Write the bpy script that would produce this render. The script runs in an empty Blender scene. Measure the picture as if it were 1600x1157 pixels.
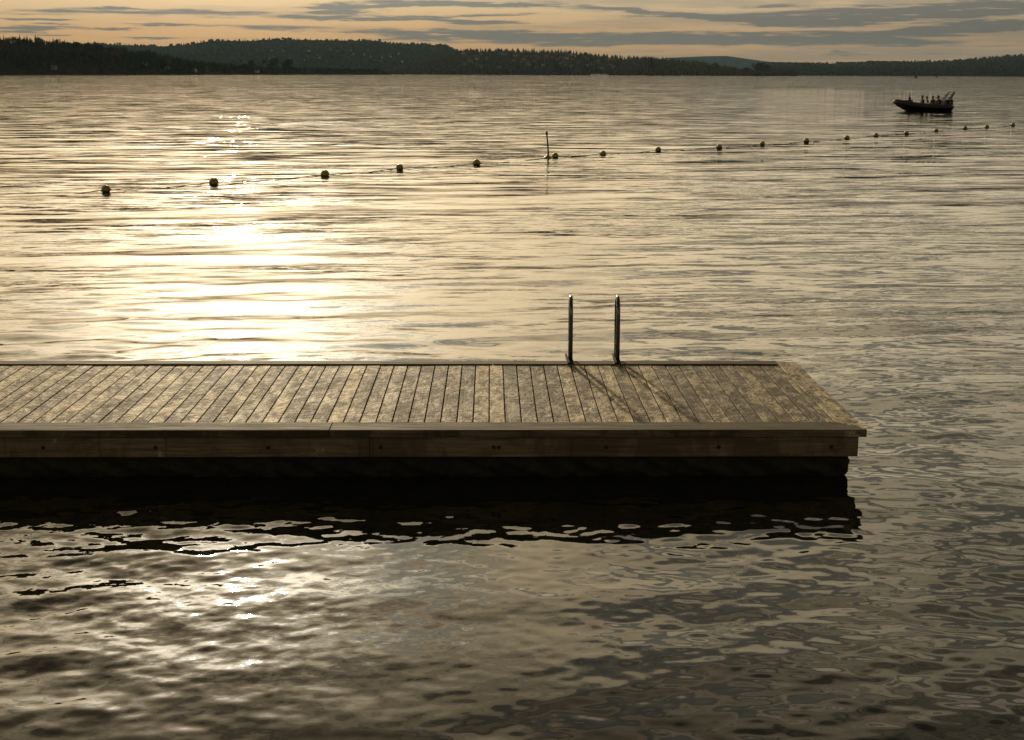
import bpy, bmesh, math, random
import numpy as np
from mathutils import Vector, Matrix, Euler
rad = math.radians
random.seed(7); rng = np.random.default_rng(7)
S = bpy.context.scene
COL = S.collection

# ------------------------------------------------------------------ camera
CAM_H, F, CX, CY = 3.05, 2100.0, 800.0, 533.0
PITCH, YAW, ROLL = math.atan((533 - 115.6) / F), rad(0.95), rad(0.20)
cam_d = bpy.data.cameras.new('camera'); cam = bpy.data.objects.new('camera', cam_d); COL.objects.link(cam)
R = Matrix.Rotation(-YAW, 3, 'Z') @ Matrix.Rotation(math.pi/2 - PITCH, 3, 'X') @ Matrix.Rotation(ROLL, 3, 'Z')
cam.matrix_world = Matrix.Translation((0, 0, CAM_H)) @ R.to_4x4()
cam_d.sensor_width = 36; cam_d.lens = F/1600*36; cam_d.shift_y = -45.5/1600
cam_d.clip_start = 0.1; cam_d.clip_end = 60000
S.camera = cam

def ray(u, v):
    return R @ Vector(((u-CX)/F, -(v-CY)/F, -1.0))
def at(u, v, z=0.0):
    d = ray(u, v); t = (z-CAM_H)/d.z
    return Vector((d.x*t, d.y*t, z))
def azel(u, v):
    d = ray(u, v); return math.atan2(d.x, d.y), math.atan2(d.z, math.hypot(d.x, d.y))

# ------------------------------------------------------------------ light
SUN_AZ, SUN_EL = rad(-10.8), rad(15.0)
sun_dir = Vector((math.sin(SUN_AZ)*math.cos(SUN_EL), math.cos(SUN_AZ)*math.cos(SUN_EL), math.sin(SUN_EL)))
sd = bpy.data.lights.new('sun', 'SUN'); sun = bpy.data.objects.new('sun', sd); COL.objects.link(sun)
sd.energy = 1.9; sd.angle = rad(1.2); sd.color = (1.0, 0.80, 0.52)
sun.rotation_euler = (-sun_dir).to_track_quat('-Z', 'Y').to_euler()
S.view_settings.view_transform = 'Standard'; S.view_settings.look = 'None'
S.view_settings.exposure = 0.0; S.view_settings.gamma = 1.0
S.render.engine = 'CYCLES'
S.cycles.max_bounces = 6; S.cycles.volume_bounces = 0; S.cycles.sample_clamp_indirect = 6; S.cycles.use_denoising = True

# --- node helper
class G:
    def __init__(s, tree): s.t = tree; s.n = tree.nodes; s.l = tree.links
    def put(s, sock, v):
        if v is None: return
        if hasattr(v, 'is_output') or isinstance(v, bpy.types.NodeSocket): s.l.new(v, sock)
        elif isinstance(v, (tuple, list)) and len(v) == 3 and sock.type == 'RGBA': sock.default_value = (*v, 1)
        else: sock.default_value = v
    def m(s, op, a, b=None, c=None, clamp=False):
        n = s.n.new('ShaderNodeMath'); n.operation = op; n.use_clamp = clamp
        for i, v in enumerate((a, b, c)): s.put(n.inputs[i], v)
        return n.outputs[0]
    def vm(s, op, a, b=None, scale=None):
        n = s.n.new('ShaderNodeVectorMath'); n.operation = op
        s.put(n.inputs[0], a); s.put(n.inputs[1], b)
        if scale is not None: s.put(n.inputs['Scale'], scale)
        return n.outputs['Value'] if op in ('DOT_PRODUCT', 'LENGTH') else n.outputs[0]
    def xyz(s, x, y, z=0.0):
        n = s.n.new('ShaderNodeCombineXYZ')
        for i, v in enumerate((x, y, z)): s.put(n.inputs[i], v)
        return n.outputs[0]
    def sep(s, v):
        n = s.n.new('ShaderNodeSeparateXYZ'); s.l.new(v, n.inputs[0]); return n.outputs
    def noise(s, vec, scale=1, detail=4, rough=.5, dist=0, color=False):
        n = s.n.new('ShaderNodeTexNoise'); n.inputs['Scale'].default_value = scale
        n.inputs['Detail'].default_value = detail; n.inputs['Roughness'].default_value = rough
        n.inputs['Distortion'].default_value = dist
        if vec is not None: s.l.new(vec, n.inputs['Vector'])
        return n.outputs['Color' if color else 'Fac']
    def ss(s, v, a, b, lo=0.0, hi=1.0):
        n = s.n.new('ShaderNodeMapRange'); n.interpolation_type = 'SMOOTHSTEP'
        s.put(n.inputs[0], v)
        for i, q in enumerate((a, b, lo, hi)): s.put(n.inputs[i+1], q)
        return n.outputs[0]
    def lin(s, v, a, b, lo=0.0, hi=1.0):
        n = s.n.new('ShaderNodeMapRange'); s.put(n.inputs[0], v)
        for i, q in enumerate((a, b, lo, hi)): s.put(n.inputs[i+1], q)
        return n.outputs[0]
    def mix(s, f, a, b, mode='MIX'):
        n = s.n.new('ShaderNodeMix'); n.data_type = 'RGBA'; n.blend_type = mode
        s.put(n.inputs[0], f); s.put(n.inputs[6], a); s.put(n.inputs[7], b)
        return n.outputs[2]

# ------------------------------------------------------------------ sky
W = bpy.data.worlds.new('World'); S.world = W; W.use_nodes = True
g = G(W.node_tree); g.n.clear()
tc = g.n.new('ShaderNodeTexCoord').outputs['Generated']
dirv = g.vm('NORMALIZE', tc)
dx, dy, dz = g.sep(dirv)
el = g.m('MAXIMUM', dz, 0.0)
az = g.m('ARCTAN2', dx, dy)
cosg = g.vm('DOT_PRODUCT', dirv, tuple(sun_dir))
gam = g.m('ARCCOSINE', g.m('MINIMUM', cosg, 0.99999))            # radians from the sun
deg = g.m('MULTIPLY', gam, 180/math.pi)
sky = g.n.new('ShaderNodeTexSky'); sky.sky_type = 'NISHITA'; sky.sun_disc = False
sky.sun_elevation = SUN_EL; sky.sun_rotation = SUN_AZ; sky.dust_density = 1.5; sky.altitude = 0
nish = g.vm('SCALE', g.mix(1.0, sky.outputs[0], (1.15, 0.86, 0.52), 'MULTIPLY'), scale=0.003)
# thin high veil lit by the low sun
wide = g.m('MULTIPLY', g.m('EXPONENT', g.m('DIVIDE', deg, -23.0)), 1.60)
core = g.m('MULTIPLY', g.m('EXPONENT', g.m('MULTIPLY', g.m('POWER', g.m('DIVIDE', deg, 5.6), 2.0), -1.0)), 4.8)
floor_ = g.m('MULTIPLY', g.lin(cosg, -1.0, 1.0, 0.38, 0.62), g.ss(el, .33, .75, 1.0, .32))
hz = g.m('MULTIPLY', g.ss(el, 0.01, 0.19, g.ss(deg, 15, 30, .150, .235), 1.0), g.ss(el, .33, .68, 1.0, .30))
lum = g.m('MULTIPLY', g.m('ADD', floor_, wide), hz)
# brighter belt of sky between the cloud bank and the horizon, on the sun's side
belt = g.m('EXPONENT', g.m('MULTIPLY', g.m('POWER', g.m('DIVIDE', g.m('SUBTRACT', el, .125), .075), 2.0), -1.0))
lum = g.m('ADD', lum, g.m('MULTIPLY', belt, g.ss(deg, 15, 60, .34, 0)))
veilcol = g.mix(g.ss(el, 0.0, 0.055), (1.42, 0.75, 0.31), (1.18, 0.925, 0.56))
veilcol = g.mix(g.ss(deg, 14.0, 36.0), veilcol, g.mix(g.ss(el, 0, .1), (1.16, 0.79, 0.47), (1.09, 0.905, 0.59)))
veil = g.vm('SCALE', veilcol, scale=lum)
veil = g.vm('ADD', veil, g.vm('SCALE', (1.0, 0.92, 0.76), scale=core))
clear = g.vm('ADD', veil, nish)
# clouds: streaks in azimuth / log-elevation
le = g.m('LOGARITHM', g.m('ADD', el, 0.03), math.e)
base = g.xyz(g.m('MULTIPLY', az, 5.5), g.m('MULTIPLY', le, 5.5))
warp = g.noise(g.xyz(g.m('MULTIPLY', az, 9), g.m('MULTIPLY', le, 7)), 1, 3, .5, color=True)
warp = g.vm('SUBTRACT', warp, (.5, .5, .5))
base = g.vm('ADD', base, g.vm('SCALE', warp, scale=0.55))
n1 = g.noise(base, 1.0, 7, .58)
fine = g.noise(g.xyz(g.m('MULTIPLY', az, 22), g.m('MULTIPLY', el, 420)), 1.0, 5, .6)
cov = g.ss(az, rad(-12), rad(14), 0.02, 0.15)
cov = g.m('MULTIPLY', cov, g.ss(el, .05, .12, 1.0, .55))
hi = g.ss(el, .12, .25)
mask = g.ss(g.m('ADD', n1, g.m('MULTIPLY_ADD', hi, .03, cov)), 0.55, g.m('MULTIPLY_ADD', hi, -.055, 0.72))
wx, wy, _ = g.sep(warp)
w2 = g.noise(g.xyz(g.m('MULTIPLY', az, 34), g.m('MULTIPLY', el, 190)), 1, 4, .6, color=True)
w2x, w2y, _ = g.sep(g.vm('SUBTRACT', w2, (.5, .5, .5)))
wy = g.m('ADD', wy, g.m('MULTIPLY', w2y, .9)); wx = g.m('ADD', wx, g.m('MULTIPLY', w2x, 1.2))
bands = [(1230,62,210,7.5,0,.95),(1500,46,130,6,-.06,.95),(1480,14,260,8,-.02,.9),(1250,32,120,6,0,.8),
         (1060,24,170,3,.10,.8),(1150,29,160,2,.02,.6),(1400,27,110,4,-.05,.6),(1560,34,90,3,0,.6),(900,58,260,7,0,.62),
         (600,9,110,3.5,-.03,.8),(525,15,40,4,0,.7),(760,6,140,3,.02,.7),(620,31,150,2.2,.02,.8),(700,24,160,2.5,-.02,.55),(740,37,60,3,0,.7),
         (760,54,90,4,0,.7),(60,30,60,1.8,0,.7),(20,48,32,2.5,0,.8),(195,13,60,1.6,.02,.7),(60,38,40,1.2,0,.6),(270,39,60,1.6,0,.6),(160,43,60,1.2,.01,.5),(85,54,28,1.5,0,.6),
         (1350,84,200,3,0,.35),(640,58,50,3,0,.5),(1180,8,80,2,0,.4),(350,22,200,5,0,.34),(120,18,150,4,0,.3),(450,44,120,3.5,0,.36),(270,60,120,1.6,0,.45),(560,50,90,2.5,0,.4),(30,42,60,1.8,0,.5),(1010,68,200,3,0,.5),(1450,72,120,3,0,.4)]
bm_ = None
for (bx, by, hw, ht, sl, st) in bands:
    a0, e0 = azel(bx, by)
    da = g.m('SUBTRACT', g.m('ADD', az, g.m('MULTIPLY', wx, 0.05)), a0)
    de = g.m('SUBTRACT', g.m('ADD', el, g.m('MULTIPLY', wy, 0.006)), g.m('MULTIPLY_ADD', da, -sl, e0))
    q = g.m('ADD', g.m('POWER', g.m('ABSOLUTE', g.m('DIVIDE', da, hw/F)), 2.0), g.m('POWER', g.m('ABSOLUTE', g.m('DIVIDE', de, ht*1.25/F)), 2.0))
    e = g.m('MULTIPLY', g.m('EXPONENT', g.m('MULTIPLY', q, -1.0)), st)
    bm_ = e if bm_ is None else g.m('ADD', bm_, e)
bandm = g.ss(g.m('MULTIPLY', bm_, g.lin(fine, .32, .68, .15, 1.6)), 0.04, 0.50)
low = g.ss(el, 0.045, 0.08)
mask = g.m('MULTIPLY', mask, g.m('MULTIPLY_ADD', low, .6, g.ss(az, rad(-12), rad(8), .25, .4)))
mask = g.m('MAXIMUM', mask, g.m('MULTIPLY', bandm, 0.92), clamp=True)
cl_l = g.m('ADD', g.m('MULTIPLY', lum, g.ss(deg, 8, 30, .50, .34)), 0.02)
cloudc = g.vm('SCALE', g.mix(g.ss(el, .05, .12), (.88, .87, .77), (0.96, 0.89, 0.68)), scale=cl_l)
cloudc = g.vm('ADD', cloudc, g.vm('SCALE', (1, .9, .7), scale=g.m('MULTIPLY', core, .55)))
fin = g.mix(mask, clear, cloudc)
bg = g.n.new('ShaderNodeBackground'); g.l.new(fin, bg.inputs[0]); bg.inputs[1].default_value = 1.0
wo = g.n.new('ShaderNodeOutputWorld'); g.l.new(bg.outputs[0], wo.inputs[0])

# ------------------------------------------------------------------ materials
def mat(name):
    m = bpy.data.materials.new(name); m.use_nodes = True
    q = G(m.node_tree); b = m.node_tree.nodes['Principled BSDF']
    return m, q, b
def plain(name, col, rough=.6, metal=0.0, var=.25, scale=6, bump=0):
    m, q, b = mat(name)
    tcn = q.n.new('ShaderNodeTexCoord').outputs['Object']
    n = q.noise(tcn, scale, 5, .6)
    c = q.mix(n, tuple(x*(1-var) for x in col), tuple(min(1, x*(1+var)) for x in col))
    q.l.new(c, b.inputs['Base Color']); b.inputs['Roughness'].default_value = rough; b.inputs['Metallic'].default_value = metal
    if bump:
        bn = q.n.new('ShaderNodeBump'); bn.inputs['Strength'].default_value = bump; bn.inputs['Distance'].default_value = .01
        q.l.new(n, bn.inputs['Height']); q.l.new(bn.outputs[0], b.inputs['Normal'])
    return m

def wood(name, axis, c_dark, c_light, stain=0.6, rough=.5, green=.3, bl=4.2, bt=9.0, bmp=.8):
    """axis: 'x' or 'y' = the way the grain runs"""
    m, q, b = mat(name)
    P = q.n.new('ShaderNodeTexCoord').outputs['Object']
    geo = q.n.new('ShaderNodeNewGeometry'); ri = geo.outputs['Random Per Island']
    x, y, z = q.sep(P)
    off = q.m('MULTIPLY', ri, 37.0)
    if axis == 'y': L, T = y, x
    else: L, T = x, y
    gv = q.xyz(q.m('ADD', q.m('MULTIPLY', L, 2.2), off), q.m('MULTIPLY', T, 60), q.m('MULTIPLY', z, 60))
    grain = q.noise(gv, 1, 6, .62, .6)
    # blotches of wear a few centimetres across
    bv = q.xyz(q.m('ADD', q.m('MULTIPLY', L, bl), off), q.m('MULTIPLY', T, bt), z)
    blot = q.noise(bv, 1, 9, .74, .4)
    bv2 = q.xyz(q.m('MULTIPLY', x, 1.3), q.m('MULTIPLY', y, 2.0), off)
    big = q.noise(bv2, 1, 4, .55)
    knot = q.noise(q.xyz(q.m('ADD', q.m('MULTIPLY', L, 14.0), off), q.m('MULTIPLY', T, 22.0), z), 1, 3, .5)
    wear = q.m('ADD', blot, q.m('MULTIPLY', q.m('SUBTRACT', ri, .5), .07))
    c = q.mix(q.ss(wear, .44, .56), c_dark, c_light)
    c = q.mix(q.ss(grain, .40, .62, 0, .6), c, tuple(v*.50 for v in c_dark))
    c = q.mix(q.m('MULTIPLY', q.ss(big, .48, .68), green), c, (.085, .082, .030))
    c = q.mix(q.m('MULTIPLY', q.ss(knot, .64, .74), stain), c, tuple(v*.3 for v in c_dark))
    if axis == 'y':          # saw marks and checks that run across the boards
        mk = q.noise(q.xyz(q.m('ADD', q.m('MULTIPLY', L, 8.0), off), q.m('MULTIPLY', T, 9.0), z), 1, 4, .6, 1.6)
        c = q.mix(q.ss(mk, .55, .60, 0, .7), c, tuple(v*.45 for v in c_dark))
    c = q.mix(q.ss(blot, .60, .70, 0, .7), c, (.62, .54, .40))
    b.inputs['Specular IOR Level'].default_value = .30 if axis == 'y' else .15
    tint = q.lin(ri, 0, 1, .62, 1.28)
    c = q.vm('SCALE', c, scale=tint)
    q.l.new(c, b.inputs['Base Color'])
    rr = q.lin(q.m('ADD', blot, q.m('MULTIPLY', q.m('SUBTRACT', grain, .5), .5)), .3, .75, rough+.22, rough-.02)
    q.l.new(rr, b.inputs['Roughness'])
    h = q.m('ADD', q.m('MULTIPLY', grain, .5), q.m('MULTIPLY', blot, 1.0))
    if axis == 'y': h = q.m('ADD', q.m('MULTIPLY', blot, .4), q.m('ADD', q.m('MULTIPLY', mk, .9), q.m('MULTIPLY', grain, .10)))
    bn = q.n.new('ShaderNodeBump'); bn.inputs['Strength'].default_value = bmp; bn.inputs['Distance'].default_value = .022 if axis == 'y' else .004
    q.l.new(h, bn.inputs['Height']); q.l.new(bn.outputs[0], b.inputs['Normal'])
    return m

M = {}
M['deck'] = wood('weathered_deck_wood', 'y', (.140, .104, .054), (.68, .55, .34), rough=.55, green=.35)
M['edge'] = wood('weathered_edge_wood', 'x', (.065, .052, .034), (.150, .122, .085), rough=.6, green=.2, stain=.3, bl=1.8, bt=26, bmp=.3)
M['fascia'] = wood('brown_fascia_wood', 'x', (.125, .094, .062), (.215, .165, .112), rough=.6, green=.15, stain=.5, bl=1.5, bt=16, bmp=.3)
M['joist'] = plain('dark_joist_wood', (.05, .042, .030), .8)  # dark brown wood tone with slight random variation
M['screw'] = plain('rusty_screw', (.03, .022, .016), .5, .6)
M['bolt'] = plain('dark_bolt', (.035, .032, .028), .45, .8)
M['steel'] = plain('tarnished_steel', (.13, .12, .11), .2, 1.0, .35, 30)
M['housew'] = plain('white_house_wall', (.50, .48, .44), .8, 0, .08)
M['steel2'] = plain('galvanised_bracket', (.75, .68, .60), .55, .3, .2, 20)
M['rubber'] = plain('black_boat_rubber', (.018, .020, .022), .45)
M['hull'] = plain('dark_hull_paint', (.030, .012, .010), .35)
M['black'] = plain('matt_black_paint', (.012, .012, .012), .6)
M['white'] = plain('white_gloss_paint', (.75, .74, .70), .2, 0, .06)
M['rope'] = plain('wet_rope', (.05, .045, .03), .8)
M['cloth1'] = plain('dark_navy_jacket', (.020, .022, .028), .9)
M['cloth2'] = plain('dull_red_jacket', (.10, .025, .02), .9)
M['cloth3'] = plain('grey_green_jacket', (.06, .07, .05), .9)
M['skin'] = plain('skin', (.42, .27, .19), .6)
M['hair'] = plain('dark_hair', (.02, .014, .010), .8)
M['rock'] = plain('dark_shore_rock', (.05, .042, .036), .85, 0, .5, .4)
M['bark'] = plain('bark', (.06, .045, .033), .9)
M['wallc'] = plain('painted_house_wall', (.20, .18, .15), .8, 0, .15, .2)
M['wallr'] = plain('red_house_wall', (.16, .045, .032), .8, 0, .15, .2)
M['roofd'] = plain('dark_tile_roof', (.07, .06, .055), .55, 0, .2, .3)
M['glass'] = plain('window_glass', (.03, .035, .04), .08)

m, q, b = mat('ball_float_plastic')
P = q.n.new('ShaderNodeTexCoord').outputs['Object']
n = q.noise(P, 22, 4, .6)
c = q.mix(q.ss(n, .42, .6), (.42, .34, .07), (.16, .15, .06))
zz = q.sep(P)[2]
c = q.mix(q.ss(q.m('ADD', zz, q.m('MULTIPLY', n, .05)), -.04, .02), (.03, .034, .014), c)   # slime at the waterline
q.l.new(c, b.inputs['Base Color']); b.inputs['Roughness'].default_value = .42
M['float'] = m

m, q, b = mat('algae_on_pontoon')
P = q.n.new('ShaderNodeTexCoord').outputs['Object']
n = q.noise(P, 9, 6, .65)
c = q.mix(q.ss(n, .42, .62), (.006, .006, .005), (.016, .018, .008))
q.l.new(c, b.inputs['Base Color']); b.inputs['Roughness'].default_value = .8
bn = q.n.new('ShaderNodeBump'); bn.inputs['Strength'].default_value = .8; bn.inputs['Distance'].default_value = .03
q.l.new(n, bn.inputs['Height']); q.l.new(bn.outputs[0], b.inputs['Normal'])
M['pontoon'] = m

def foliage(name, cols):
    m, q, b = mat(name)
    at_ = q.n.new('ShaderNodeAttribute'); at_.attribute_name = 'tint'
    P = q.n.new('ShaderNodeNewGeometry').outputs['Position']
    r = q.n.new('ShaderNodeValToRGB'); q.l.new(at_.outputs['Fac'], r.inputs[0])
    el_ = r.color_ramp.elements
    while len(el_) < len(cols): el_.new(.5)
    for i, cc in enumerate(cols): el_[i].position = i/(len(cols)-1); el_[i].color = (*cc, 1)
    n = q.noise(P, .35, 4, .7)
    q.l.new(q.vm('SCALE', r.outputs[0], scale=q.lin(n, .3, .7, .6, 1.4)), b.inputs['Base Color'])
    b.inputs['Roughness'].default_value = .85
    b.inputs['Specular IOR Level'].default_value = 0
    return m
M['conifer'] = foliage('conifer_needles', [(.022, .030, .014), (.030, .036, .018), (.035, .042, .016), (.060, .040, .018)])
M['autumn'] = foliage('autumn_leaves', [(.085, .040, .018), (.075, .048, .020), (.11, .062, .022)])
M['broad'] = foliage('dark_broad_leaves', [(.030, .036, .016), (.055, .050, .020), (.075, .055, .022)])

def landmat(name, c1, c2, s):
    m, q, b = mat(name)
    P = q.n.new('ShaderNodeNewGeometry').outputs['Position']
    n = q.noise(P, s, 8, .7)
    q.l.new(q.mix(q.ss(n, .4, .6), c1, c2), b.inputs['Base Color']); b.inputs['Roughness'].default_value = .95
    b.inputs['Specular IOR Level'].default_value = 0
    return m
M['hill'] = landmat('wooded_hill_ground', (.010, .013, .009), (.022, .024, .014), .02)
M['shore'] = landmat('shore_ground', (.030, .028, .020), (.050, .040, .028), .08)

# water
m, q, b = mat('sea_water')
P = q.n.new('ShaderNodeNewGeometry')
pos, nrm = P.outputs['Position'], P.outputs['Normal']
x, y, z = q.sep(pos)
dist = q.m('SQRT', q.m('ADD', q.m('MULTIPLY', x, x), q.m('MULTIPLY', y, y)))
def slope(sx, sy, detail, rough, amp):
    v = q.noise(q.xyz(q.m('MULTIPLY', x, sx), q.m('MULTIPLY', q.m('MULTIPLY_ADD', x, -.09, y), sy), 0.0), 1, detail, rough, .3, color=True)
    v = q.vm('SUBTRACT', v, (.5, .5, .5))
    return q.vm('SCALE', q.vm('MULTIPLY', v, (1, 1, 0)), scale=amp)
# patches of ruffled and of calm water
patch = q.noise(q.xyz(q.m('MULTIPLY', x, .10), q.m('MULTIPLY', y, .16)), 1, 4, .55, 1.0)
ruf = q.ss(patch, .40, .66, .25, 1.5)
far = q.ss(dist, 12, 60)
vfar = q.ss(dist, 60, 400)
mid = q.ss(dist, 8, 20)
gx = q.m('EXPONENT', q.m('MULTIPLY', q.m('POWER', q.m('ABSOLUTE', q.m('DIVIDE', q.m('ADD', x, 2.9), 1.7)), 2.0), -1.0))
gx = q.m('MULTIPLY', gx, q.ss(y, 9.5, 11, 1, 0))
s0 = slope(9.0, 15.0, 3, .55, q.m('MULTIPLY', ruf, q.m('MULTIPLY_ADD', gx, .22, .085)))                       # fine wavelets
s1 = slope(2.6, 11.0, 4, .6, q.m('MULTIPLY', q.m('ADD', q.m('MULTIPLY', mid, .24), q.m('MULTIPLY', far, .04)), ruf))    # ripples
sm = slope(.75, 4.2, 3, .55, q.m('MULTIPLY', q.m('MULTIPLY', mid, .36), ruf))
s2 = slope(.30, 1.7, 3, .55, q.m('MULTIPLY', far, q.m('MULTIPLY_ADD', vfar, -.14, .30)))
s3 = slope(.05, .30, 3, .55, q.m('MULTIPLY', vfar, .16))
sl = slope(.40, 1.9, 3, .6, q.m('MULTIPLY', mid, .21))
calm = q.ss(dist, 30, 130, 1.0, .58)
acc = q.vm('ADD', q.vm('ADD', s1, q.vm('ADD', sm, sl)), q.vm('ADD', s2, s3))
acc = q.vm('ADD', q.vm('MULTIPLY', acc, q.xyz(q.m('MULTIPLY', calm, .55), calm, 0.0)), s0)
nn = q.vm('NORMALIZE', q.vm('ADD', nrm, acc))
q.l.new(nn, b.inputs['Normal'])
b.inputs['Base Color'].default_value = (.012, .013, .009, 1)
b.inputs['Roughness'].default_value = .02
b.inputs['IOR'].default_value = 1.333
M['water'] = m

# ------------------------------------------------------------------ builders
def tag(o, label=None, cat=None, group=None, kind=None):
    if label: o['label'] = label
    if cat: o['category'] = cat
    if group: o['group'] = group
    if kind: o['kind'] = kind
    return o
def empty(name, loc, rz=0.0):
    o = bpy.data.objects.new(name, None); COL.objects.link(o); o.location = loc; o.rotation_euler = (0, 0, rz)
    o.empty_display_size = .3
    return o
def link_mesh(name, me, mats, parent=None, smooth=False):
    o = bpy.data.objects.new(name, me); COL.objects.link(o)
    for mm in (mats if isinstance(mats, (list, tuple)) else [mats]): me.materials.append(mm)
    if parent is not None: o.parent = parent
    if smooth: me.shade_smooth()
    return o
def obj(name, bm, mats, parent=None, smooth=False, recalc=True):
    if recalc: bmesh.ops.recalc_face_normals(bm, faces=bm.faces)
    me = bpy.data.meshes.new(name); bm.to_mesh(me); bm.free()
    return link_mesh(name, me, mats, parent, smooth)
def box(bm, x0, x1, y0, y1, z0, z1, bev=0.0, mi=0):
    vs = [bm.verts.new((x, y, z)) for z in (z0, z1) for y in (y0, y1) for x in (x0, x1)]
    fs = [bm.faces.new([vs[i] for i in f]) for f in ((0,2,3,1),(4,5,7,6),(0,1,5,4),(2,6,7,3),(0,4,6,2),(1,3,7,5))]
    for f in fs: f.material_index = mi
    if bev > 0:
        es = {e for f in fs for e in f.edges}
        r = bmesh.ops.bevel(bm, geom=list(es), offset=bev, segments=1, affect='EDGES')
        for f in r['faces']: f.material_index = mi
def tube(bm, pts, r, n=10, mi=0, caps=True):
    pts = [Vector(p) for p in pts]; rs = r if isinstance(r, (list, tuple)) else [r]*len(pts)
    rings = []; up = Vector((0, 0, 1))
    t0 = (pts[1]-pts[0]).normalized()
    a = t0.cross(up) if abs(t0.dot(up)) < .95 else t0.cross(Vector((1, 0, 0)))
    a.normalize()
    for i, p in enumerate(pts):
        t = (pts[min(i+1, len(pts)-1)]-pts[max(i-1, 0)]).normalized()
        a = (a - t*a.dot(t)).normalized(); c = t.cross(a)
        rings.append([bm.verts.new(p + (a*math.cos(k*2*math.pi/n)+c*math.sin(k*2*math.pi/n))*rs[i]) for k in range(n)])
    for A, B in zip(rings, rings[1:]):
        for k in range(n):
            f = bm.faces.new((A[k], A[(k+1) % n], B[(k+1) % n], B[k])); f.material_index = mi
    if caps:
        for rg in (rings[0][::-1], rings[-1]):
            f = bm.faces.new(rg); f.material_index = mi
def lathe(bm, prof, n=20, c=(0, 0, 0)):
    rings = []
    for (r, z) in prof:
        if r < 1e-6: rings.append([bm.verts.new((c[0], c[1], c[2]+z))])
        else: rings.append([bm.verts.new((c[0]+r*math.cos(k*2*math.pi/n), c[1]+r*math.sin(k*2*math.pi/n), c[2]+z)) for k in range(n)])
    for A, B in zip(rings, rings[1:]):
        for k in range(n):
            k2 = (k+1) % n
            if len(A) == 1: bm.faces.new((A[0], B[k2], B[k]))
            elif len(B) == 1: bm.faces.new((A[k], A[k2], B[0]))
            else: bm.faces.new((A[k], A[k2], B[k2], B[k]))

# ------------------------------------------------------------------ water
def build_water():
    NR, NA = 1500, 1000
    # rings closer together near the viewpoint's shore, where the ripples are seen best
    u = np.linspace(1/2.5, 1/16000.0, NR); r = 1/u
    # denser directions ahead, coarser to the sides
    s = np.linspace(-1, 1, NA); a = np.radians(28*s + 57*s**5)
    Rr, A = np.meshgrid(r, a, indexing='ij')
    X = Rr*np.sin(A); Y = Rr*np.cos(A)
    dr = np.gradient(r)[:, None]*np.ones_like(A)
    Z = np.zeros_like(X); DX = np.zeros_like(X); DY = np.zeros_like(X)
    wr = np.random.default_rng(11)
    # gusts: slow modulation of ripple height
    def slow(sx, sy, k, seed):
        w = np.random.default_rng(seed); v = np.zeros_like(X)
        for _ in range(k):
            v += np.sin(X*sx*w.normal(1, .5)*w.choice([-1, 1]) + Y*sy*w.normal(1, .5) + w.uniform(0, 6.28))
        return v/math.sqrt(k/2)
    gust = np.clip(1 + .38*slow(.35, .45, 8, 5), .35, 1.9)
    # livelier water on the left close in, and calm water right below the jetty
    left = np.exp(-(((X+5.2)/2.2)**2)) * np.exp(-(((Y-14)/5)**2))
    left2 = np.exp(-(((X+2.7)/1.25)**2)) * np.exp(-(((Y-7.0)/2.2)**2))
    comps = []
    for i in range(44): comps.append((.085*(.34/.085)**wr.random(), .0125, 60, 'rip'))
    for i in range(24): comps.append((wr.uniform(.30, .95), .0105, 38, 'mid'))
    for i in range(10): comps.append((wr.uniform(1.0, 1.7), .0085, 14, 'wake'))
    for i in range(8): comps.append((wr.uniform(2.5, 7.0), .0050, 25, 'swell'))
    for lam, st, spread, kind in comps:
        th = math.radians(90 + wr.normal(6 if kind == 'wake' else -4, spread))
        k = 2*math.pi/lam; kx, ky = k*math.cos(th), k*math.sin(th); ph = wr.uniform(0, 6.28)
        amp = st*lam/(2*math.pi)
        fade = np.clip((lam*abs(math.sin(th))+lam*.25 - 3.0*dr)/(lam*1.2), 0, 1)
        if kind == 'rip': mod = gust*(.62 + 3.2*left + 3.2*left2)
        elif kind == 'mid': mod = (.45 + .55*gust)*(.40+.60*np.clip((Y-8)/6, 0, 1.6)) + 1.6*left + 1.5*left2
        elif kind == 'wake': mod = .25+.85*np.clip((Y-10)/5, 0, 1)
        else: mod = 1.0
        arg = kx*X + ky*Y + ph + (.6*np.sin(X*.23+Y*.11+ph*2) if kind in ('wake', 'swell') else .9*np.sin(X*.9/lam*.4+Y*.5/lam*.3+ph))
        Z += amp*fade*mod*np.sin(arg)
    Z += 0
    n = NR*NA
    co = np.stack([X, Y, Z], -1).reshape(n, 3).astype(np.float32)
    idx = np.arange(n).reshape(NR, NA)
    q = np.stack([idx[:-1, :-1], idx[1:, :-1], idx[1:, 1:], idx[:-1, 1:]], -1).reshape(-1, 4)
    me = bpy.data.meshes.new('sea'); me.vertices.add(n); me.vertices.foreach_set('co', co.ravel())
    me.loops.add(q.size); me.loops.foreach_set('vertex_index', q.ravel().astype(np.int32))
    me.polygons.add(len(q)); me.polygons.foreach_set('loop_start', np.arange(0, q.size, 4, dtype=np.int32))
    me.update(calc_edges=True)
    o = link_mesh('sea', me, M['water'], smooth=True)
    if me.polygons[0].normal.z < 0: me.flip_normals()
    tag(o, 'calm rippled sea with golden glare from the low sun', 'water', kind='structure')
    return o
build_water()

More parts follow.
